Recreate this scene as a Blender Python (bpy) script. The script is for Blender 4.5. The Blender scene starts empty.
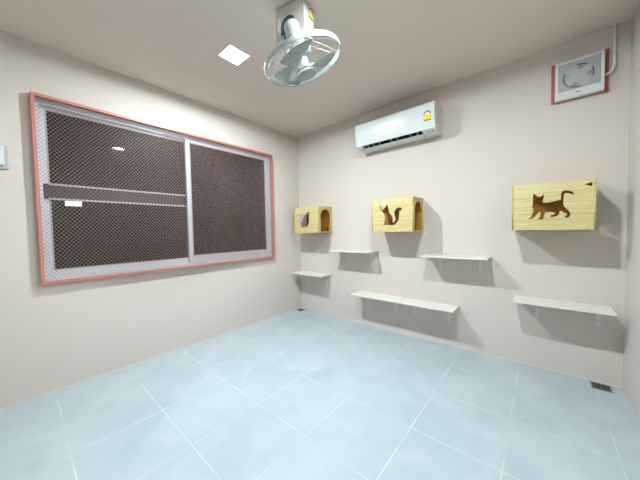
import bpy, bmesh, math, random
from mathutils import Vector, Matrix
random.seed(7)
scene = bpy.context.scene
COL = scene.collection
PI = math.pi

# ------------------------------------------------------------------ room
W, D, H = 3.284, 3.32, 2.605        # right wall, depth, ceiling

# ------------------------------------------------------------------ materials
def new_mat(name):
    m = bpy.data.materials.new(name); m.use_nodes = True
    nt = m.node_tree; b = nt.nodes['Principled BSDF']
    return m, nt, b

def srgb(r, g, b):
    f = lambda v: (v/255/12.92) if v/255 <= .04045 else ((v/255+.055)/1.055)**2.4
    return (f(r), f(g), f(b), 1)

def plain(name, col, rough=.5, metal=0, var=.04, scale=30, bump=0, spec=.5):
    m, nt, b = new_mat(name); N, L = nt.nodes, nt.links
    tc = N.new('ShaderNodeTexCoord'); no = N.new('ShaderNodeTexNoise')
    no.inputs['Scale'].default_value = scale; no.inputs['Detail'].default_value = 4
    L.new(tc.outputs['Object'], no.inputs['Vector'])
    mx = N.new('ShaderNodeMix'); mx.data_type = 'RGBA'
    mx.inputs['A'].default_value = [c*(1-var) for c in col[:3]]+[1]
    mx.inputs['B'].default_value = [min(1, c*(1+var)) for c in col[:3]]+[1]
    L.new(no.outputs['Fac'], mx.inputs['Factor']); L.new(mx.outputs['Result'], b.inputs['Base Color'])
    b.inputs['Roughness'].default_value = rough; b.inputs['Metallic'].default_value = metal
    b.inputs['Specular IOR Level'].default_value = spec
    if bump:
        bp = N.new('ShaderNodeBump'); bp.inputs['Strength'].default_value = bump; bp.inputs['Distance'].default_value = .002
        L.new(no.outputs['Fac'], bp.inputs['Height']); L.new(bp.outputs['Normal'], b.inputs['Normal'])
    return m

def wood(name, stretch, c0, c1, c2):
    m, nt, b = new_mat(name); N, L = nt.nodes, nt.links
    tc = N.new('ShaderNodeTexCoord'); mp = N.new('ShaderNodeMapping')
    mp.inputs['Scale'].default_value = stretch
    L.new(tc.outputs['Object'], mp.inputs['Vector'])
    n1 = N.new('ShaderNodeTexNoise'); n1.inputs['Scale'].default_value = 1; n1.inputs['Detail'].default_value = 5
    n1.inputs['Distortion'].default_value = .6
    L.new(mp.outputs['Vector'], n1.inputs['Vector'])
    n2 = N.new('ShaderNodeTexNoise'); n2.inputs['Scale'].default_value = 5; n2.inputs['Detail'].default_value = 3
    L.new(mp.outputs['Vector'], n2.inputs['Vector'])
    ad = N.new('ShaderNodeMath'); ad.operation = 'MULTIPLY_ADD'; ad.inputs[1].default_value = .35
    L.new(n2.outputs['Fac'], ad.inputs[0]); L.new(n1.outputs['Fac'], ad.inputs[2])
    cr = N.new('ShaderNodeValToRGB'); e = cr.color_ramp.elements
    e[0].position = .48; e[0].color = srgb(*c0)
    e[1].position = .86; e[1].color = srgb(*c2)
    x = cr.color_ramp.elements.new(.66); x.color = srgb(*c1)
    L.new(ad.outputs[0], cr.inputs['Fac']); L.new(cr.outputs['Color'], b.inputs['Base Color'])
    b.inputs['Roughness'].default_value = .55
    return m

def tiles():
    m, nt, b = new_mat('blue_tile'); N, L = nt.nodes, nt.links
    T, x0, y0, g = .45, 2.6885, -.4285, .0024
    geo = N.new('ShaderNodeNewGeometry'); sp = N.new('ShaderNodeSeparateXYZ')
    L.new(geo.outputs['Position'], sp.inputs[0])
    def line(sock, off):
        a = N.new('ShaderNodeMath'); a.operation = 'ADD'; a.inputs[1].default_value = -off+40*T+T/2
        L.new(sock, a.inputs[0])
        d = N.new('ShaderNodeMath'); d.operation = 'MODULO'; d.inputs[1].default_value = T; L.new(a.outputs[0], d.inputs[0])
        s = N.new('ShaderNodeMath'); s.operation = 'SUBTRACT'; s.inputs[1].default_value = T/2; L.new(d.outputs[0], s.inputs[0])
        ab = N.new('ShaderNodeMath'); ab.operation = 'ABSOLUTE'; L.new(s.outputs[0], ab.inputs[0])
        return ab.outputs[0]
    mn = N.new('ShaderNodeMath'); mn.operation = 'MINIMUM'
    lx = line(sp.outputs['X'], x0); ly = line(sp.outputs['Y'], y0)
    L.new(lx, mn.inputs[0]); L.new(ly, mn.inputs[1])
    lt = N.new('ShaderNodeMath'); lt.operation = 'LESS_THAN'; lt.inputs[1].default_value = g
    L.new(mn.outputs[0], lt.inputs[0])
    # grout worn in places
    nw = N.new('ShaderNodeTexNoise'); nw.inputs['Scale'].default_value = 2.3; nw.inputs['Detail'].default_value = 2
    L.new(geo.outputs['Position'], nw.inputs['Vector'])
    rw = N.new('ShaderNodeMapRange'); rw.inputs['From Min'].default_value = .40; rw.inputs['From Max'].default_value = .62
    rw.inputs['To Min'].default_value = .15; rw.inputs['To Max'].default_value = 1
    L.new(nw.outputs['Fac'], rw.inputs['Value'])
    gf = N.new('ShaderNodeMath'); gf.operation = 'MULTIPLY'; L.new(lt.outputs[0], gf.inputs[0]); L.new(rw.outputs[0], gf.inputs[1])
    # marbled tile
    n1 = N.new('ShaderNodeTexNoise'); n1.inputs['Scale'].default_value = 3.2; n1.inputs['Detail'].default_value = 6; n1.inputs['Distortion'].default_value = .8
    L.new(geo.outputs['Position'], n1.inputs['Vector'])
    cr = N.new('ShaderNodeValToRGB'); e = cr.color_ramp.elements
    e[0].position = .3; e[0].color = srgb(*TILE_A); e[1].position = .7; e[1].color = srgb(*TILE_B)
    L.new(n1.outputs['Fac'], cr.inputs['Fac'])
    mx = N.new('ShaderNodeMix'); mx.data_type = 'RGBA'
    L.new(gf.outputs[0], mx.inputs['Factor']); L.new(cr.outputs['Color'], mx.inputs['A'])
    mx.inputs['B'].default_value = srgb(202, 208, 208)
    L.new(mx.outputs['Result'], b.inputs['Base Color'])
    b.inputs['Roughness'].default_value = .42
    b.inputs['Specular IOR Level'].default_value = .35
    bp = N.new('ShaderNodeBump'); bp.inputs['Strength'].default_value = .25; bp.inputs['Distance'].default_value = .001; bp.invert = True
    L.new(lt.outputs[0], bp.inputs['Height']); L.new(bp.outputs['Normal'], b.inputs['Normal'])
    return m

def glow(name, col, strength):
    m, nt, b = new_mat(name)
    b.inputs['Base Color'].default_value = (.9, .9, .9, 1)
    b.inputs['Emission Color'].default_value = col; b.inputs['Emission Strength'].default_value = strength
    return m

def glass():
    m = bpy.data.materials.new('window_glass'); m.use_nodes = True
    nt = m.node_tree; N, L = nt.nodes, nt.links; N.clear()
    o = N.new('ShaderNodeOutputMaterial'); mx = N.new('ShaderNodeMixShader')
    fr = N.new('ShaderNodeFresnel'); fr.inputs['IOR'].default_value = 1.52
    k = N.new('ShaderNodeMath'); k.operation = 'MULTIPLY'; k.inputs[1].default_value = GLASS_K; k.use_clamp = True
    L.new(fr.outputs[0], k.inputs[0])
    t = N.new('ShaderNodeBsdfTransparent'); t.inputs[0].default_value = (.62, .58, .55, 1)
    g = N.new('ShaderNodeBsdfGlossy'); g.inputs['Roughness'].default_value = .02
    L.new(k.outputs[0], mx.inputs[0]); L.new(t.outputs[0], mx.inputs[1]); L.new(g.outputs[0], mx.inputs[2])
    L.new(mx.outputs[0], o.inputs[0])
    return m

LAMP = 3000; TILE_A = (159, 172, 179); TILE_B = (173, 184, 190); GLASS_K = .9
M = dict(
    wall=plain('painted_wall', srgb(202, 192, 184), .75, var=.008, scale=60, bump=.05, spec=.3),
    ceil=plain('painted_ceiling', srgb(214, 199, 189), .85, var=.008, scale=20, spec=.2),
    tile=tiles(),
    caulk=plain('white_caulk', srgb(208, 202, 196), .5),
    pink=plain('salmon_paint', srgb(182, 118, 105), .4, var=.03),
    wire=plain('cream_wire', srgb(140, 116, 113), .5),
    alu=plain('white_aluminium', srgb(206, 203, 208), .35, var=.01),
    rail=plain('grey_aluminium', srgb(170, 160, 160), .4),
    dark=plain('dark_rail', srgb(52, 42, 42), .5),
    glass=glass(),
    white=plain('white_board', srgb(214, 209, 200), .45, var=.01),
    bracket=plain('white_bracket', srgb(214, 206, 199), .45, var=.01),
    plastic=plain('white_plastic', srgb(206, 211, 210), .2, var=.006, spec=.5),
    fanwhite=plain('white_enamel', srgb(172, 181, 178), .35, var=.01),
    fanwire=plain('white_coated_wire', srgb(168, 175, 172), .35),
    blade=plain('pale_blade', srgb(140, 146, 142), .4),
    greyp=plain('grey_plastic', srgb(160, 163, 162), .5, var=.02),
    dgrey=plain('dark_grey_plastic', srgb(70, 74, 76), .5),
    black=plain('black_recess', srgb(14, 15, 18), .6),
    brick=plain('red_brown_board', srgb(168, 92, 72), .6, var=.08),
    yellow=plain('yellow_sticker', srgb(236, 200, 40), .5),
    teal=plain('teal_ink', srgb(52, 84, 84), .5),
    cream=plain('cream_ink', srgb(236, 226, 196), .5),
    red=plain('red_ink', srgb(190, 60, 40), .5),
    steel=plain('steel', srgb(150, 152, 150), .35, metal=.7),
    woodx=wood('pine_long_grain', (2.4, 40, 60), (203, 190, 146), (196, 181, 132), (184, 164, 108)),
    ply=wood('brown_plywood', (2.2, 30, 42), (194, 142, 64), (184, 130, 52), (172, 116, 42)),
    woody=wood('pine_side_grain', (40, 2.4, 60), (196, 178, 126), (188, 168, 112), (176, 152, 92)),
    outside=plain('outside_render', srgb(56, 46, 42), .9, var=.2, scale=4),
    lampdiff=glow('light_diffuser', (.87, 1, 1.035, 1), 30),
    lampa=glow('led_window_side', (.87, 1, 1.035, 1), LAMP*1.62),
    lampb=glow('led_far_side', (.87, 1, 1.035, 1), LAMP*1.12),
    lampout=glow('outside_diffuser', (.85, 1, .92, 1), 5),
)

# ------------------------------------------------------------------ mesh helpers
class MB:
    def __init__(s): s.bm = bmesh.new()
    def box(s, a, b, bev=0, seg=2):
        a, b = Vector(a), Vector(b)
        lo = Vector([min(a[i], b[i]) for i in range(3)]); hi = Vector([max(a[i], b[i]) for i in range(3)])
        t = bmesh.new(); bmesh.ops.create_cube(t, size=1)
        for v in t.verts: v.co = Vector([(lo[i]+hi[i])/2 + v.co[i]*(hi[i]-lo[i]) for i in range(3)])
        if bev: bmesh.ops.bevel(t, geom=t.edges[:], offset=bev, segments=seg, affect='EDGES', profile=.6)
        s.merge(t); return s
    def merge(s, t, mat=None):
        if mat: t.transform(mat)
        me = bpy.data.meshes.new('t'); t.to_mesh(me); t.free(); s.bm.from_mesh(me); bpy.data.meshes.remove(me)
    def tube(s, pts, r, n=8, closed=False, cap=True):
        pts = [Vector(p) for p in pts]; K = len(pts); rings = []
        up = None
        for i, p in enumerate(pts):
            if closed: d = pts[(i+1) % K]-pts[i-1]
            else: d = pts[min(i+1, K-1)]-pts[max(i-1, 0)]
            d.normalize()
            if up is None:
                up = d.cross(Vector((0, 0, 1)) if abs(d.z) < .9 else Vector((1, 0, 0))).normalized()
            up = (up-d*up.dot(d)).normalized(); w = d.cross(up)
            rings.append([s.bm.verts.new(p+r*(math.cos(2*PI*k/n)*up+math.sin(2*PI*k/n)*w)) for k in range(n)])
        for i in range(K if closed else K-1):
            A, B = rings[i], rings[(i+1) % K]
            for k in range(n):
                s.bm.faces.new((A[k], A[(k+1) % n], B[(k+1) % n], B[k]))
        if cap and not closed:
            s.bm.faces.new(rings[0][::-1]); s.bm.faces.new(rings[-1])
        return s
    def lathe(s, prof, n=32, mat=None):
        """prof: (radius, height) about local z"""
        t = bmesh.new(); rings = []
        for r, h in prof:
            if r < 1e-6: rings.append([t.verts.new((0, 0, h))])
            else: rings.append([t.verts.new((r*math.cos(2*PI*k/n), r*math.sin(2*PI*k/n), h)) for k in range(n)])
        for A, B in zip(rings, rings[1:]):
            for k in range(n):
                f = [A[k % len(A)], A[(k+1) % len(A)], B[(k+1) % len(B)], B[k % len(B)]]
                u = []
                for v in f:
                    if v not in u: u.append(v)
                if len(u) > 2: t.faces.new(u)
        s.merge(t, mat); return s
    def prism(s, poly, fn, a, b):
        """poly of (u,v); fn(u,v,w)->xyz ; extruded w from a to b"""
        A = [s.bm.verts.new(fn(u, v, a)) for u, v in poly]; B = [s.bm.verts.new(fn(u, v, b)) for u, v in poly]
        n = len(poly)
        s.bm.faces.new(A[::-1]); s.bm.faces.new(B)
        for i in range(n): s.bm.faces.new((A[i], A[(i+1) % n], B[(i+1) % n], B[i]))
        return s
    def build(s, name, mat, parent=None, smooth=False, label=None):
        bmesh.ops.recalc_face_normals(s.bm, faces=s.bm.faces[:])
        me = bpy.data.meshes.new(name); s.bm.to_mesh(me); s.bm.free()
        me.materials.append(mat)
        if smooth:
            for p in me.polygons: p.use_smooth = True
            me.set_sharp_from_angle(angle=math.radians(38))
        o = bpy.data.objects.new(name, me); COL.objects.link(o)
        if parent: o.parent = parent
        if label: o['label'] = label
        return o

def thing(name, label, cat, loc=(0, 0, 0), group=None):
    o = bpy.data.objects.new(name, None); COL.objects.link(o); o.location = loc
    o.empty_display_size = .1
    o['label'] = label; o['category'] = cat
    if group: o['group'] = group
    return o
def tag(o, label, cat, group=None):
    o['label'] = label; o['category'] = cat
    if group: o['group'] = group
    return o
def struct(o, label=None):
    o['kind'] = 'structure'
    if label: o['label'] = label
    return o
def copy_thing(src, loc, label, shift=0):
    r = src.copy(); COL.objects.link(r); r.location = loc; r['label'] = label
    for ch in list(src.children):
        c = ch.copy(); COL.objects.link(c); c.parent = r
        if 'bracket' in c.name: c.location.x += shift
        for g in ch.children:
            d = g.copy(); COL.objects.link(d); d.parent = c
    return r

def plate(outer, holes, fn, th):
    """flat plate in (u,v) with holes, thickness th -> bmesh-able mesh through a filled 2D curve; fn maps (u,v,w)"""
    cu = bpy.data.curves.new('tmp', 'CURVE'); cu.dimensions = '2D'; cu.fill_mode = 'BOTH'; cu.extrude = th/2
    for poly in [outer]+holes:
        sp = cu.splines.new('POLY'); sp.points.add(len(poly)-1); sp.use_cyclic_u = True
        for p, q in zip(sp.points, poly): p.co = (q[0], q[1], 0, 1)
    o = bpy.data.objects.new('tmp', cu); COL.objects.link(o)
    dg = bpy.context.evaluated_depsgraph_get(); dg.update()
    me = bpy.data.meshes.new_from_object(o.evaluated_get(dg))
    bpy.data.objects.remove(o); bpy.data.curves.remove(cu)
    b = MB(); b.bm.from_mesh(me); bpy.data.meshes.remove(me)
    bmesh.ops.remove_doubles(b.bm, verts=b.bm.verts[:], dist=1e-6)
    for v in b.bm.verts: v.co = Vector(fn(v.co.x, v.co.y, v.co.z+th/2))
    return b

def smooth_poly(pts, sub=4):
    n = len(pts); out = []
    for i in range(n):
        p0, p1, p2, p3 = [Vector(pts[(i+k-1) % n]) for k in range(4)]
        for j in range(sub):
            t = j/sub
            out.append(tuple(.5*((2*p1)+(-p0+p2)*t+(2*p0-5*p1+4*p2-p3)*t*t+(-p0+3*p1-3*p2+p3)*t**3)))
    return out

def text_mesh(body, size, fn, th=.0006, align='CENTER'):
    cu = bpy.data.curves.new('tmp', 'FONT'); cu.body = body; cu.size = size; cu.extrude = th/2; cu.align_x = align; cu.align_y = 'CENTER'
    o = bpy.data.objects.new('tmp', cu); COL.objects.link(o)
    dg = bpy.context.evaluated_depsgraph_get(); dg.update()
    me = bpy.data.meshes.new_from_object(o.evaluated_get(dg))
    bpy.data.objects.remove(o); bpy.data.curves.remove(cu)
    b = MB(); b.bm.from_mesh(me); bpy.data.meshes.remove(me)
    for v in b.bm.verts: v.co = Vector(fn(v.co.x, v.co.y, v.co.z+th/2))
    return b

# ------------------------------------------------------------------ setting
WT = .14
struct(MB().box((-WT, -D-WT, -.1), (W+WT, WT, 0)).build('floor', M['tile']), 'pale blue marbled square floor tiles with white grout')
struct(MB().box((-WT, -D-WT, H), (W+WT, WT, H+.1)).build('ceiling', M['ceil']), 'plain warm white painted ceiling')
struct(MB().box((-WT, 0, 0), (W+WT, WT, H)).build('wall_back', M['wall']), 'cream wall carrying the cat boxes and shelves')
struct(MB().box((W, -D, 0), (W+WT, 0, H)).build('wall_right', M['wall']), 'plain cream wall at the right edge')
struct(MB().box((-WT, -D-WT, 0), (W+WT, -D, H)).build('wall_front', M['wall']), 'plain cream wall facing the shelves')
hy0, hy1, hz0, hz1 = -2.702, -.552, .852, 2.212
wl = MB()
wl.box((-WT, -D, 0), (0, hy0, H)); wl.box((-WT, hy1, 0), (0, 0, H))
wl.box((-WT, hy0, 0), (0, hy1, hz0)); wl.box((-WT, hy0, hz1), (0, hy1, H))
struct(wl.build('wall_left', M['wall']), 'cream wall holding the wide sliding window')
struct(MB().box((0, -D, 0), (.007, 0, .007), .002).build('trim_1', M['caulk']), 'thin white caulk line under the window wall')
struct(MB().box((.007, -.006, 0), (W, 0, .006), .002).build('trim_2', M['caulk']), 'thin white caulk line under the shelf wall')
struct(MB().box((-2.3, -7.2, -.4), (-2.2, 1.2, 4.2)).build('wall_outside', M['outside']), 'dark wall outside beyond the window')

# sliding window
win = bpy.data.objects.new('window_1', None); COL.objects.link(win); win['kind'] = 'structure'
win['label'] = 'white aluminium sliding window dark with night behind the mesh'
fx0, fx1 = -.085, -.018
jb = .024
f = MB()
f.box((fx0, hy0, hz0), (fx1, hy0+jb, hz1)); f.box((fx0, hy1-jb, hz0), (fx1, hy1, hz1))
f.box((fx0, hy0+jb, hz0), (fx1, hy1-jb, hz0+jb)); f.box((fx0, hy0+jb, hz1-jb), (fx1, hy1-jb, hz1))
f.box((fx1-.006, hy0+jb, hz1-jb-.012), (fx1-.001, hy1-jb, hz1-jb))
f.build('window_frame', M['alu'], win)
def sash(y0, y1, x0, x1, sl, sr, st, sb, lab):
    z0, z1 = hz0+jb, hz1-jb
    s = MB()
    s.box((x0, y0, z0), (x1, y0+sl, z1), .002); s.box((x0, y1-sr, z0), (x1, y1, z1), .002)
    s.box((x0, y0+sl, z0), (x1, y1-sr, z0+sb), .002); s.box((x0, y0+sl, z1-st), (x1, y1-sr, z1), .002)
    o = s.build('sash', M['alu'], win, label=lab)
    xm = (x0+x1)/2
    MB().box((xm-.002, y0+sl-.004, z0+sb-.004), (xm+.002, y1-sr+.004, z1-st+.004)).build('glass_pane', M['glass'], o)
    g = MB()
    a0, a1, b0, b1 = y0+sl, y1-sr, z0+sb, z1-st; k = .011
    g.box((x1-.012, a0, b0), (x1-.004, a0+k, b1)); g.box((x1-.012, a1-k*.4, b0), (x1-.004, a1, b1))
    g.box((x1-.012, a0+k, b0), (x1-.004, a1-k*.4, b0+k*.7)); g.box((x1-.012, a0+k, b1-k*.5), (x1-.004, a1-k*.4, b1))
    g.build('gasket', M['rail'], o)
    return o
ls = sash(hy0+jb, -1.60, -.082, -.055, .030, .03, .03, .048, 'left sash behind with dark mid rail')
sash(-1.636, hy1-jb, -.050, -.023, .040, .036, .034, .07, 'right sash in front')
b = MB(); b.box((-.054, hy0+.012, 1.478), (-.046, -1.637, 1.592))
bar = b.build('mid_rail', M['dark'], ls, label='dark mid rail band across the left sash')
for za in (1.583, 1.471): MB().box((-.0465, hy0+jb+.03, za), (-.040, -1.637, za+.014), .001).build('rail_edge', M['rail'], bar)

# pink framed diamond mesh in front of the window
sc = thing('mesh_screen', 'salmon pink steel frame with fine diamond wire mesh covering the window', 'window screen', (0, -1.62, .83))
oy0, oy1, oz0, oz1 = -2.719, -.527, .832, 2.229
tb = .021
f = MB()
def bar4(f, x0, x1, t):
    f.box((x0, oy0, oz0), (x1, oy0+t, oz1), .002); f.box((x0, oy1-t, oz0), (x1, oy1, oz1), .002)
    f.box((x0, oy0+t, oz0), (x1, oy1-t, oz0+t), .002); f.box((x0, oy0+t, oz1-t), (x1, oy1-t, oz1), .002)
bar4(f, .002, .045, tb)
o = f.build('screen_frame', M['pink']); 
def reparent(o, p):
    o.parent = p; o.matrix_parent_inverse = Matrix.Translation(-p.location)
reparent(o, sc)
wm = MB()
px, pz, sw, sx = .0262, .030, MESH_W if 'MESH_W' in globals() else .0021, .031
ny = int((oy1-oy0-2*tb+.01)/px); nz = int((oz1-oz0-2*tb+.01)/pz)
dy = (oy1-oy0-2*tb+.01)/ny; dz = (oz1-oz0-2*tb+.01)/nz
Y0, Z0 = oy0+tb-.005, oz0+tb-.005
bm = wm.bm
for i in range(2*ny):
    # zigzag column strands between half-columns i and i+1
    for j in range(2*nz):
        a = (Y0+i*dy/2, Z0+j*dz/2); c = (Y0+(i+1)*dy/2, Z0+(j+1)*dz/2)
        if (i+j) % 2: a, c = (a[0], c[1]), (c[0], a[1])
        d = Vector((c[0]-a[0], c[1]-a[1])).normalized(); n = Vector((-d.y, d.x))*sw/2
        q = [(a[0]+n.x, a[1]+n.y), (a[0]-n.x, a[1]-n.y), (c[0]-n.x, c[1]-n.y), (c[0]+n.x, c[1]+n.y)]
        F = [bm.verts.new((sx+.0012, y, z)) for y, z in q]; B = [bm.verts.new((sx, y, z)) for y, z in q]
        bm.faces.new(F); bm.faces.new(B[::-1])
        bm.faces.new((F[0], B[0], B[3], F[3])); bm.faces.new((F[1], F[2], B[2], B[1]))
reparent(wm.build('wire_mesh', M['wire'], label='cream diamond wire mesh'), sc)

# outdoor lamp beyond the glass
def cam_ray(x, y):
    return CR @ Vector(((x-320)/FPX, -(y-240)/FPX, -1))
FPX = 258.926
CR = Matrix(((0.7596311365615098, -0.00919059284676248, 0.6502892197856226),
             (0.6500404214100475, 0.041784557868588014, -0.7587499596420249),
             (-0.02019868558388398, 0.9990843726767281, 0.03771510803155334)))
CP = Vector((2.825191, -2.817861, 1.194695))
ol = thing('outside_lamp', 'lit outdoor wall lamp shining through the dark window under its mid rail', 'lamp', (-2.202, -2.29, 1.635))
b = MB(); b.box((0, -.09, -.038), (.03, .09, .038), .004); b.build('lamp_base', M['dgrey'], ol)
b = MB(); b.box((.03, -.085, -.034), (.075, .085, .034), .01); b.build('lamp_shade', M['lampout'], ol)

# ------------------------------------------------------------------ ceiling lights
LS = .082
def ceiling_light(x, y, lab, core):
    t = thing('ceiling_light', lab, 'ceiling light', (x, y, H), 'square ceiling lights')
    f = MB()
    o_, i_ = LS+.006, LS
    for a, c in (((-o_, -o_), (-i_, o_)), ((i_, -o_), (o_, o_)), ((-i_, -o_), (i_, -i_)), ((-i_, i_), (i_, o_))):
        f.box((a[0], a[1], -.0115), (c[0], c[1], 0))
    f.build('light_frame', M['plastic'], t)
    MB().box((-i_, -i_, -.004), (i_, i_, 0)).build('diffuser', M['lampdiff'], t)
    MB().box((-.032, -.032, -.006), (.032, .032, -.004), .0008).build('led_core', M[core], t)
    return t
ceiling_light(.955, -1.640, 'glowing square ceiling light between the fan and the window', 'lampa')
ceiling_light(2.33, -1.680, 'glowing square ceiling light on the far side of the fan from the window', 'lampb')

# ------------------------------------------------------------------ cat boxes
BW, BH, BD, BT = .457, .347, .285, .011
def panel_map(corners, pts):
    """zoom/pixel points -> panel coordinates through the bilinear front quad (TL,TR,BR,BL)"""
    tl, tr, br, bl = [Vector(c) for c in corners]; out = []
    for p in pts:
        u = v = .5
        for _ in range(30):
            P = (1-v)*((1-u)*tl+u*tr)+v*((1-u)*bl+u*br); e = Vector(p)-P
            du = (1-v)*(tr-tl)+v*(br-bl); dv = (1-u)*(bl-tl)+u*(br-tr)
            det = du.x*dv.y-du.y*dv.x
            u += (e.x*dv.y-e.y*dv.x)/det; v += (du.x*e.y-du.y*e.x)/det
        out.append((u*BW, (1-v)*BH))
    return out
Z = lambda x0, y0, s, pts: [(x0+a/s, y0+b/s) for a, b in pts]
cat_walk = Z(525, 180, 10.667, [(130,148),(155,160),(175,175),(205,175),(225,158),(243,155),(245,175),(235,200),(230,225),(245,238),(300,235),(350,225),(400,213),(428,203),(430,175),(432,145),(445,120),(475,108),(515,110),(545,122),(562,142),(550,153),(530,148),(505,135),(480,135),(462,150),(458,180),(457,215),(455,255),(470,290),(500,315),(522,345),(525,375),(510,398),(480,402),(468,392),(485,375),(490,360),(460,345),(430,330),(418,330),(412,355),(395,378),(360,392),(325,394),(312,382),(335,372),(362,368),(370,350),(330,342),(290,342),(262,345),(248,365),(245,395),(238,415),(200,423),(172,416),(180,405),(200,400),(206,380),(203,345),(195,335),(180,350),(155,375),(130,405),(95,418),(65,415),(70,405),(95,395),(110,370),(120,340),(125,315),(108,290),(105,272),(115,262),(118,230),(117,190),(120,160)])
cat_wave = Z(375, 195, 11.636, [(62,120),(75,128),(85,150),(100,175),(112,176),(110,157),(122,146),(136,138),(145,112),(154,116),(160,140),(172,160),(173,190),(182,210),(205,235),(218,260),(222,290),(220,316),(236,316),(250,298),(252,270),(241,235),(236,205),(243,175),(262,155),(290,145),(316,154),(324,172),(311,183),(296,182),(290,197),(292,222),(293,255),(286,290),(272,320),(250,340),(225,350),(190,351),(155,351),(116,351),(122,330),(128,290),(124,250),(115,215),(95,202),(80,182),(68,152),(58,130)])
cat_round = Z(290, 200, 13.333, [(135,185),(148,202),(170,197),(184,182),(198,196),(216,193),(226,172),(240,155),(250,163),(247,187),(264,204),(254,213),(259,245),(260,280),(248,320),(222,350),(190,358),(160,345),(138,312),(131,275),(133,230)])
q3 = [(512,186),(598.4,177.4),(597.5,229.7),(512.2,230.6)]
q2 = [(371.5,200.6),(412.5,196.5),(413.8,231.5),(373,232)]
q1 = [(293.2,208.7),(317.2,206.1),(319,232.2),(295.5,231.9)]

def arch():
    a0, a1, z0, zt = BD*.13, BD*.86, BT+.002, BH*.885; r = (a1-a0)/2; c = (a0+a1)/2
    return [(a0, z0), (a1, z0)]+[(c+r*math.cos(t*PI/14), zt-r+r*math.sin(t*PI/14)) for t in range(15)]
def cat_box(x, lab, cut, quad, notch, hole=None):
    """local origin: left, wall, bottom ; y negative into the room"""
    t = thing('cat_box', lab, 'cat box', (x, .0008, 1.163), 'pine cat boxes on the wall')
    hs = [smooth_poly(panel_map(quad, cut))]
    if notch == 'tri': hs.append([(BW-.058, BH-.036), (BW-.019, BH-.029), (BW-.021, BH-.054), (BW-.036, BH-.050)])
    if notch == 'dot': hs.append([(.015, BH-.020), (.036, BH-.019), (.037, BH-.041), (.016, BH-.041)])
    o0 = BT
    fr = plate([(o0+.0002, 0), (BW-o0-.0002, 0), (BW-o0-.0002, BH), (o0+.0002, BH)], hs, lambda u, v, w: (u, -BD+.001+w, v), BT)
    fr.build('front_panel', M['woodx'], t)
    for s, xx in ((0, 0), (1, BW-BT)):
        p = plate([(.0, 0), (BD, 0), (BD, BH), (0, BH)], [arch()], lambda u, v, w: (xx+w, -u, v), BT)
        p.build('side_panel', M['woody'], t)
    e = .0002
    MB().box((BT+e, -BD+BT+.0012, 0), (BW-BT-e, -.0005, BT)).build('bottom_panel', M['ply'], t)
    MB().box((BT+e, -BD+BT+.0012, BH-BT), (BW-BT-e, -.0005, BH)).build('top_panel', M['ply'], t)
    plate([(BT+e, BT+e), (BW-BT-e, BT+e), (BW-BT-e, BH-BT-e), (BT+e, BH-BT-e)], [], lambda u, v, w: (u, -.012+w, v), .008).build('back_panel', M['ply'], t)
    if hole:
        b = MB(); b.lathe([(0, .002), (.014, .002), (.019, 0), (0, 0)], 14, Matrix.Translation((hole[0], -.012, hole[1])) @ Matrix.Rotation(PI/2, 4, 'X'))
        b.build('hole_disc', plain('hole_shade', srgb(70, 38, 18), .6), t)  # dark disc stands for a hole, its shade put into the colour
    return t
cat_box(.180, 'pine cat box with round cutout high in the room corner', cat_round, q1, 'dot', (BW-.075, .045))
cat_box(1.409, 'pine cat box with a sitting waving cat cutout under the air conditioner', cat_wave, q2, None)
cat_box(2.645, 'pine cat box with a walking cat silhouette cut through its front', cat_walk, q3, 'tri')

# ------------------------------------------------------------------ shelves
SW, SD, ST = .564, .232, .015
def build_shelf(loc, lab):
    t = thing('wall_shelf', lab, 'shelf', loc, 'white cat step shelves')
    MB().box((0, -SD, -ST), (SW, -.0005, 0), .002).build('shelf_board', M['white'], t)
    for bx in (.108, .462):
        b = MB()
        w = .012
        b.box((bx, -.004, -ST-.170), (bx+2*w, -.0005, -ST), .001)
        b.box((bx, -.15, -ST-.004), (bx+2*w, -.004, -ST), .001)
        br = b.build('shelf_bracket', M['bracket'], t)
        for zz in (-.105, -.150):
            s = MB()
            s.lathe([(0, 0), (.0045, 0), (.0035, .002), (0, .0025)], 10, Matrix.Translation((bx+w, -.004, -ST+zz)) @ Matrix.Rotation(PI/2, 4, 'X'))
            s.build('bracket_screw', M['steel'], br)
    return t
s0 = build_shelf((.046, 0, .583), 'short white shelf in the far room corner below the round cutout box')
copy_thing(s0, (.763, 0, .934), 'upper white shelf between the corner box and the waving cat box')
copy_thing(s0, (1.915, 0, .923), 'white shelf with two brackets just below and beyond the waving cat box')
copy_thing(s0, (1.080, 0, .4175), 'low white shelf forming the window side half of the long double shelf')
copy_thing(s0, (1.6455, 0, .4175), 'low white shelf forming the half of the long double shelf away from the window')
copy_thing(s0, (2.652, 0, .592), 'white shelf under the walking cat box above the square steel floor drain', .028)

# ------------------------------------------------------------------ air conditioner
AX0, AX1 = 1.178, 2.052
ac = thing('air_conditioner', 'white split air conditioner with yellow energy label above the cat boxes', 'air conditioner', (0, 0, 0))
top = [(-.0005,2.398),(-.18,2.398),(-.207,2.394),(-.222,2.383),(-.228,2.36),(-.229,2.32),(-.226,2.26),(-.218,2.20),(-.204,2.146)]
prof = top+[(-.180,2.133),(-.150,2.124),(-.095,2.111),(-.05,2.112),(-.0005,2.125)]
rec = top[:-1]+[(-.2045,2.148),(-.170,2.163),(-.120,2.158),(-.108,2.135),(-.095,2.111),(-.05,2.112),(-.0005,2.125)]
b = MB(); fn = lambda u, v, w: (w, u, v)
SX0, SX1 = 1.245, 1.925
b.prism(prof, fn, AX0+.004, SX0); b.prism(rec, fn, SX0, SX1); b.prism(prof, fn, SX1, AX1-.004)
b.build('body', M['plastic'], ac, smooth=False)
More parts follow.
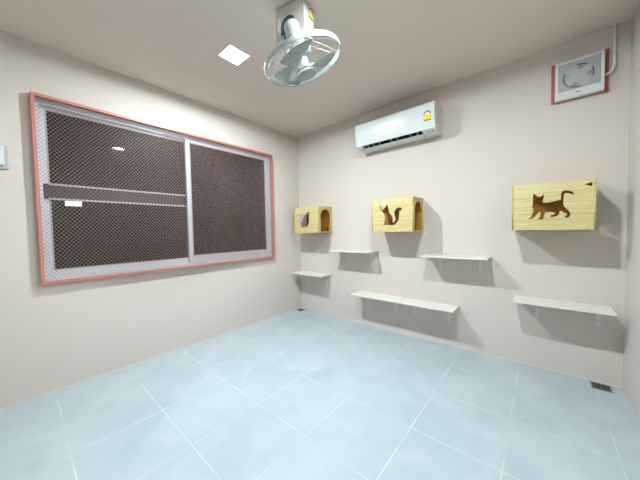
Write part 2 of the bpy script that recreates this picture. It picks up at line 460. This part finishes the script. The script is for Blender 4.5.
# front panel with rounded ends
shell = [(-.10,2.3985),(-.18,2.400),(-.208,2.396),(-.224,2.384),(-.231,2.36),(-.2325,2.32),(-.2295,2.26),(-.2215,2.20),(-.2075,2.147),(-.204,2.146),
         (-.2170,2.20),(-.2250,2.26),(-.2275,2.32),(-.2265,2.36),(-.220,2.38),(-.206,2.392),(-.18,2.3965),(-.10,2.397)]
b = MB(); b.prism(shell, fn, AX0+.001, AX1-.001)
b.build('front_panel', M['plastic'], ac)
capm = plain('white_plastic_matte', srgb(200, 198, 192), .45, var=.006)
for xa in (AX0, AX1-.004):
    MB().prism(prof, lambda u, v, w: (w, u, v), xa, xa+.004).build('end_cap', capm, ac)
# air outlet
b = MB(); b.prism([(-.2038,2.1478),(-.170,2.1625),(-.1205,2.1575),(-.1085,2.135),(-.0965,2.1125),(-.101,2.1125),(-.1125,2.134),(-.1235,2.154),(-.169,2.159),(-.203,2.1445)], fn, SX0+.001, SX1-.001)
ao = b.build('air_outlet', M['black'], ac)
for k in range(9):
    b = MB()
    xx = SX0+.06+k*(SX1-SX0-.12)/8
    if k in (3, 6): continue
    b.prism([(-.186,2.1505),(-.155,2.157),(-.155,2.132),(-.172,2.136)], fn, xx, xx+.008)
    b.build('vane', M['greyp'], ao)
b = MB(); b.prism([(-.1545,2.1255),(-.152,2.130),(-.105,2.119),(-.0985,2.1115),(-.125,2.1165)], fn, SX0+.004, SX1-.006)
b.build('louver', M['plastic'], ac)
# wordmark line, energy label, display
def acfront(z):       # y of the front shell at z
    pr = shell[2:9]
    for (y0, z0), (y1, z1) in zip(pr, pr[1:]):
        if z1 <= z <= z0: return y0+(y1-y0)*(z-z0)/(z1-z0)
    return -.21
def on_front(x, z, w=0): return (x, acfront(z)-.0004-w, z)
b = MB(); ww = .0
xs = 1.545
for k in range(17):
    wd = .0075 if k % 4 else .005
    p = [on_front(xs, 2.236), on_front(xs+wd, 2.236), on_front(xs+wd, 2.242), on_front(xs, 2.242)]
    q = [(a, c-.0006, d) for a, c, d in p]
    A = [b.bm.verts.new(v) for v in p]; B_ = [b.bm.verts.new(v) for v in q]
    b.bm.faces.new(B_)
    for i in range(4): b.bm.faces.new((A[i], A[(i+1) % 4], B_[(i+1) % 4], B_[i]))
    xs += .0105
b.build('wordmark', plain('grey_ink', srgb(150, 158, 164), .5), ac)
def surf_poly(b, pts, cx, cz, off):
    """fan polygon on the curved front"""
    P = [b.bm.verts.new(on_front(cx+u, cz+v, off)) for u, v in pts]
    b.bm.faces.new(P)
def energy_label(b_parent, mapfn, s, hook):
    hw = .040*s
    def poly(pts, off, m, name, par):
        b = MB(); A = [b.bm.verts.new(mapfn(u*s, v*s, off)) for u, v in pts]; B2 = [b.bm.verts.new(mapfn(u*s, v*s, 0)) for u, v in pts]
        b.bm.faces.new(A); n = len(pts)
        for i in range(n): b.bm.faces.new((A[i], A[(i+1) % n], B2[(i+1) % n], B2[i]))
        return b.build(name, m, par)
    base = poly([(-.037,-.045),(.037,-.045),(.037,.018)]+[(.037*math.cos(k*PI/14), .018+.037*math.sin(k*PI/14)) for k in range(1, 14)]+[(-.037,.018)], 0.0028, M['yellow'], 'energy_label', b_parent)
    base['label'] = 'yellow energy label with dark arch'
    poly([(.037*math.cos(k*PI/14), .018+.037*math.sin(k*PI/14)) for k in range(15)]+[(.026*math.cos(k*PI/14), .018+.026*math.sin(k*PI/14)) for k in range(14, -1, -1)], 0.0032, M['teal'], 'label_arch', base)
    poly([(.025*math.cos(k*PI/12), .016+.024*math.sin(k*PI/12)) for k in range(13)], 0.0031, M['cream'], 'label_dial', base)
    poly([(-.037,-.045),(.037,-.045),(.037,-.036),(-.037,-.036)], 0.0032, M['teal'], 'label_strip', base)
    t5 = text_mesh('5', .030*s, lambda x, y, z: mapfn(x, y+.026*s, (.0036+z*.3)))
    t5.build('label_number', M['red'], base)
    poly([(-.026,-.012),(-.004,-.012),(-.004,-.004),(-.026,-.004)], 0.0032, M['cream'], 'label_window', base)
energy_label(ac, lambda u, v, w: on_front(1.985+u, 2.262+v, w), .92, None)
b = MB()
b.box((1.960, -.184, 2.1265), (1.982, -.168, 2.137)); d1 = b.build('display', M['greyp'], ac)
b = MB(); b.box((2.012, -.180, 2.1255), (2.024, -.166, 2.136), .002); b.build('signal_window', M['dgrey'], ac)

# ------------------------------------------------------------------ exhaust fan and its conduit
ex = thing('exhaust_fan', 'square white exhaust fan on a red brown board near the ceiling', 'exhaust fan', (0, 0, 0))
MB().box((2.872, -.012, 2.157), (3.181, -.0005, 2.456), .001).build('mounting_board', M['brick'], ex)
b = MB()
b.box((2.893, -.058, 2.158), (2.913, -.012, 2.437), .004); b.box((3.138, -.058, 2.158), (3.155, -.012, 2.437), .004)
b.box((2.912, -.0575, 2.420), (3.139, -.012, 2.4365), .004); b.box((2.912, -.0575, 2.1585), (3.139, -.012, 2.216), .006)
b.build('housing', M['plastic'], ex)
gx, gz = 3.021, 2.308
g = MB().box((2.912, -.052, 2.215), (3.139, -.014, 2.421)).build('grille', M['greyp'], ex)
def arcseg(r0, r1, a0, a1, y0, y1, n=10):
    poly = [(gx+r1*math.cos(a0+(a1-a0)*k/n), gz+r1*math.sin(a0+(a1-a0)*k/n)) for k in range(n+1)]+[(gx+r0*math.cos(a0+(a1-a0)*k/n), gz+r0*math.sin(a0+(a1-a0)*k/n)) for k in range(n, -1, -1)]
    MB().prism(poly, lambda u, v, w: (u, w, v), y0, y1).build('fan_slot', M['dgrey'], g)
R = math.radians
for a0, a1 in ((55, 95), (-20, 30), (-125, -80), (155, 232)):
    arcseg(.076, .084, R(a0), R(a1), -.0527, -.05)
for c in (75, 5, -48, -112):
    for k in range(3):
        arcseg(.050+.009*k, .053+.009*k, R(c-15), R(c+15), -.0527, -.05, 5)
b = MB()
for k in range(4):
    a = R(k*90+38); bl = .077
    poly = [(gx+bl*math.cos(a-.36), gz+bl*math.sin(a-.36)), (gx+bl*1.03*math.cos(a), gz+bl*1.03*math.sin(a)), (gx+bl*math.cos(a+.36), gz+bl*math.sin(a+.36)), (gx+.03*math.cos(a+.8), gz+.03*math.sin(a+.8)), (gx+.03*math.cos(a-.8), gz+.03*math.sin(a-.8))]
    b.prism(poly, lambda u, v, w: (u, w, v), -.0545, -.0515)
b.lathe([(0, 0), (.047, 0), (.044, .004), (0, .005)], 28, Matrix.Translation((gx, -.052, gz)) @ Matrix.Rotation(PI/2, 4, 'X'))
b.build('fan_hub', plain('pale_grey_plastic', srgb(172, 173, 171), .5), g)
MB().box((3.008, -.0588, 2.186), (3.034, -.057, 2.191)).build('brand_mark', M['dgrey'], ex)
b = MB(); xr, r_ = 3.205, .045
pts = [(xr, -.0105, H), (xr, -.0105, 2.45), (xr, -.016, 2.38), (xr, -.030, 2.335)]
for k in range(1, 9):
    a = k/8*PI/2*.86
    pts.append((xr-r_*(1-math.cos(a)), -.030, 2.335-r_*1.5*math.sin(a)))
pts.append((3.166, -.030, 2.262))
b.tube(pts, .0085, 10)
tag(b.build('cable_conduit', M['bracket'], None, smooth=True), 'white cable conduit bending down from ceiling into the exhaust fan', 'conduit')

# ------------------------------------------------------------------ ceiling fan
C0 = Vector((1.6843, -1.6183, 2.2441))
d = cam_ray(301.5, 55).normalized()
rr, uu = CR.col[0].copy(), CR.col[1].copy()
nrm = Vector((.1724, .2527, -.9521)).normalized()
zax = nrm; xax = zax.cross(Vector((0, 0, 1))).normalized(); yax = zax.cross(xax)
FM = Matrix.Translation(C0) @ Matrix((xax, yax, zax)).transposed().to_4x4()   # local z = blowing direction
fl = Vector((1.655, -1.60, H))
fan = thing('ceiling_fan', 'white orbiting cage fan hanging from the middle of the ceiling', 'ceiling fan', fl)
def fbuild(b, name, m, par=None, smooth=True, label=None, mat=FM):
    if mat: b.bm.transform(mat)
    b.bm.transform(Matrix.Translation(-fl))
    return b.build(name, m, par or fan, smooth, label)
RC = .241
# rim
b = MB()
b.lathe([(RC-.003, -.013), (RC+.003, -.0135), (RC+.005, 0), (RC+.003, .0135), (RC-.003, .013), (RC-.003, -.013)], 64)
rim = fbuild(b, 'rim_band', M['fanwhite'])
# front grille
dome = lambda t: ((.058+(RC-.062)*t), .012+.070*(1-t**2.2))
b = MB()
for k in range(54):
    a = 2*PI*k/54
    b.tube([(dome(t/7)[0]*math.cos(a), dome(t/7)[0]*math.sin(a), dome(t/7)[1]) for t in range(8)], .0010, 5)
for t in (.33, .66, .97):
    r, z = dome(t)
    b.tube([(r*math.cos(2*PI*k/48), r*math.sin(2*PI*k/48), z-.002) for k in range(48)], .0014, 5, closed=True)
fg = fbuild(b, 'front_grille', M['fanwire'])
b = MB(); b.lathe([(.0, .090), (.04, .089), (.056, .084), (.060, .079), (.060, .072), (.0, .072)], 36)
hb = fbuild(b, 'grille_badge', M['greyp'], label='round grey badge at the grille centre')
b = MB(); b.lathe([(.056, .082), (.062, .085), (.066, .080), (.064, .072), (.056, .072)], 36); fbuild(b, 'badge_ring', M['fanwhite'], hb)
# rear grille: large loops
b = MB()
for k in range(10):
    a0 = 2*PI*k/10; da = .25; pts = []
    for j in range(17):
        s = j/16; a = a0-da+2*da*s
        rad = RC+.002-(RC-.075)*math.sin(PI*s)**.8
        z = -.014-.095*math.sin(PI*s)**.7
        pts.append((rad*math.cos(a), rad*math.sin(a), z))
    b.tube(pts, .0016, 6)
for r, z in ((.150, -.095),):
    b.tube([(r*math.cos(2*PI*k/40), r*math.sin(2*PI*k/40), z) for k in range(40)], .0014, 5, closed=True)
fbuild(b, 'rear_grille', M['fanwire'])
# blades
for k in range(3):
    a0 = 2*PI*k/3+.5; b = MB(); rows = []
    for i in range(8):
        r = .030+(.200-.030)*i/7; wd = .45+.38*math.sin(PI*(i/7)**.8*.75)
        row = []
        for j in range(9):
            s = j/8; a = a0+wd*(s-.5)*1.55
            row.append(Vector((r*math.cos(a), r*math.sin(a), .016+(s-.5)*.055*(1-.35*i/7))))
        rows.append(row)
    F = [[b.bm.verts.new(p) for p in row] for row in rows]; G = [[b.bm.verts.new(p+Vector((0, 0, -.002))) for p in row] for row in rows]
    for i in range(7):
        for j in range(8):
            b.bm.faces.new((F[i][j], F[i][j+1], F[i+1][j+1], F[i+1][j])); b.bm.faces.new((G[i][j], G[i+1][j], G[i+1][j+1], G[i][j+1]))
    for i in range(7):
        b.bm.faces.new((F[i][0], F[i+1][0], G[i+1][0], G[i][0])); b.bm.faces.new((F[i][8], G[i][8], G[i+1][8], F[i+1][8]))
    for j in range(8):
        b.bm.faces.new((F[0][j], G[0][j], G[0][j+1], F[0][j+1])); b.bm.faces.new((F[7][j], F[7][j+1], G[7][j+1], G[7][j]))
    fbuild(b, 'fan_blade', M['blade'])
b = MB(); b.lathe([(0, .052), (.02, .051), (.034, .04), (.036, -.012), (.0, -.012)], 28); fbuild(b, 'blade_hub', M['fanwhite'])
# motor
b = MB(); b.lathe([(0, -.030), (.050, -.030), (.072, -.045), (.075, -.075), (.058, -.088), (.0, -.088)], 36); fbuild(b, 'motor_base', M['fanwhite'])
b = MB(); b.lathe([(0, -.086), (.050, -.088), (.049, -.130), (.047, -.215), (.042, -.228), (0, -.231)], 36); fbuild(b, 'motor', M['fanwhite'])
# bracket housing on the ceiling
ang = R(11.5)
BM_ = Matrix.Translation((1.524, -1.690, 0)) @ Matrix.Rotation(ang, 4, 'Z')
bw, bd = .212, .132
zt, zb = H-.012, 2.372
th = .004
c0_, c1_ = .034, .146
cm, cr_ = (c0_+c1_)/2, (c1_-c0_)/2
b = MB()
b.prism([(0, zt), (bw, zt), (bw, zb), (c1_, zb), (c1_, 2.478)]+[(cm+cr_*math.cos(k*PI/12), 2.478+cr_*math.sin(k*PI/12)) for k in range(1, 12)]+[(c0_, 2.478), (c0_, zb), (.018, zb)],
        lambda u, v, w: (u, w, v), 0, th)
fbuild(b, 'bracket_plate', plain('grey_enamel', srgb(196, 191, 186), .5), mat=BM_, smooth=False)
for sx_ in (0, bw-th):
    b = MB(); b.prism([(th, zt), (bd, zt), (.108, 2.45), (.090, 2.415), (.060, 2.388), (.025, zb), (th, zb)], lambda u, v, w: (w, u, v), sx_, sx_+th)
    ck = fbuild(b, 'bracket_cheek', M['fanwhite'], mat=BM_, smooth=False)
b = MB(); b.box((.0, -.002, H-.003), (bw, bd+.01, H-.0002)); b.box((.012, .008, H-.013), (bw-.012, bd-.01, H-.003))
fbuild(b, 'ceiling_plate', M['fanwhite'], mat=BM_, smooth=False)
# block behind the motor, the cutout's shade put into its dark grey
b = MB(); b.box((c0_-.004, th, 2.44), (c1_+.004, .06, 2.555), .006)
fbuild(b, 'cutout_shade_block', M['dgrey'], mat=BM_, smooth=False)
# curved yoke rod beside the motor
b = MB()
pa = BM_ @ Vector((.030, -.003, 2.535)); pb = FM @ (FM.inverted() @ (C0-nrm*.085) + Vector((0, 0, 0)))
side = -CR.col[0].copy(); pb = pb+side*.055
pts = []
for k in range(11):
    s_ = k/10; pts.append(pa*(1-s_)+pb*s_+side*(.030*math.sin(PI*s_)))
b.tube(pts, .005, 8); fbuild(b, 'yoke_rod', M['fanwhite'], mat=None)
def bmap(u, v, w):
    p = BM_ @ Vector((bw+w+.0003, .080+u, H-.062+v)); return p-fl
energy_label(ck, bmap, .62, None)

# ------------------------------------------------------------------ drains, switch, plugs
def drain(x0, y0, x1, y1, lab, frame):
    cx, cy = (x0+x1)/2, (y0+y1)/2; hx, hy = (x1-x0)/2, (y1-y0)/2
    t = thing('floor_drain', lab, 'floor drain', (cx, cy, 0), 'floor drains')
    k = .009
    f = MB(); f.box((-hx, -hy, 0), (-hx+k, hy, .003)); f.box((hx-k, -hy, 0), (hx, hy, .003)); f.box((-hx+k, -hy, 0), (hx-k, -hy+k, .003)); f.box((-hx+k, hy-k, 0), (hx-k, hy, .003))
    f.build('drain_frame', M[frame], t)
    MB().box((-hx+k, -hy+k, .0002), (hx-k, hy-k, .001)).build('drain_well', M['black'], t)
    g = MB(); n = 5
    for i in range(n):
        yy = -hy+k+(2*(hy-k))*(i+.5)/n
        g.box((-hx+k, yy-.004, .001), (hx-k, yy+.004, .0025))
    for i in range(3):
        xx = -hx+k+(2*(hx-k))*(i+.5)/3
        g.box((xx-.006, -hy+k, .001), (xx+.006, hy-k, .0024))
    g.build('drain_grate', M['dgrey'], t)
drain(3.112, -.129, 3.222, -.020, 'square steel floor drain in the tiles under the walking cat box', 'steel')
drain(.028, -.132, .120, -.040, 'small dark floor drain in the far corner by the window wall', 'dgrey')

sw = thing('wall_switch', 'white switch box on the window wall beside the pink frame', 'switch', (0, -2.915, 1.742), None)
MB().box((.0005, -.075, -.082), (.012, .077, .080), .003).build('switch_shade_plate', plain('switch_shade_grey', srgb(172, 166, 166), .5), sw)  # grey colour stands for the shade along the white box's edges
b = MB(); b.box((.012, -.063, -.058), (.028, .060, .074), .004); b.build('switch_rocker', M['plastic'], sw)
def plug(x, z, lab):
    b = MB(); b.lathe([(0, .005), (.010, .005), (.014, .0005), (0, .0005)], 20, Matrix.Translation((x, 0, z)) @ Matrix.Rotation(PI/2, 4, 'X'))
    tag(b.build('wall_plug', M['white'], None, True), lab, 'wall plug', 'white wall plugs')
plug(1.903, 1.137, 'small round white wall plug just under the waving cat box')
plug(.038, .156, 'small round white wall plug low in the corner under the short shelf')

# ------------------------------------------------------------------ camera, world, view
cam = bpy.data.cameras.new('camera'); co = bpy.data.objects.new('camera', cam); COL.objects.link(co)
cam.sensor_width = 36; cam.lens = FPX/640*36; cam.clip_start = .02
co.matrix_world = Matrix.Translation(CP) @ CR.to_4x4()
scene.camera = co
w = bpy.data.worlds.new('night'); scene.world = w; w.use_nodes = True
w.node_tree.nodes['Background'].inputs[0].default_value = (.010, .012, .018, 1)
w.node_tree.nodes['Background'].inputs[1].default_value = .5
scene.view_settings.view_transform = 'Standard'; scene.view_settings.look = 'None'
scene.view_settings.gamma = 1; scene.view_settings.use_curve_mapping = False
scene.view_settings.exposure = 0
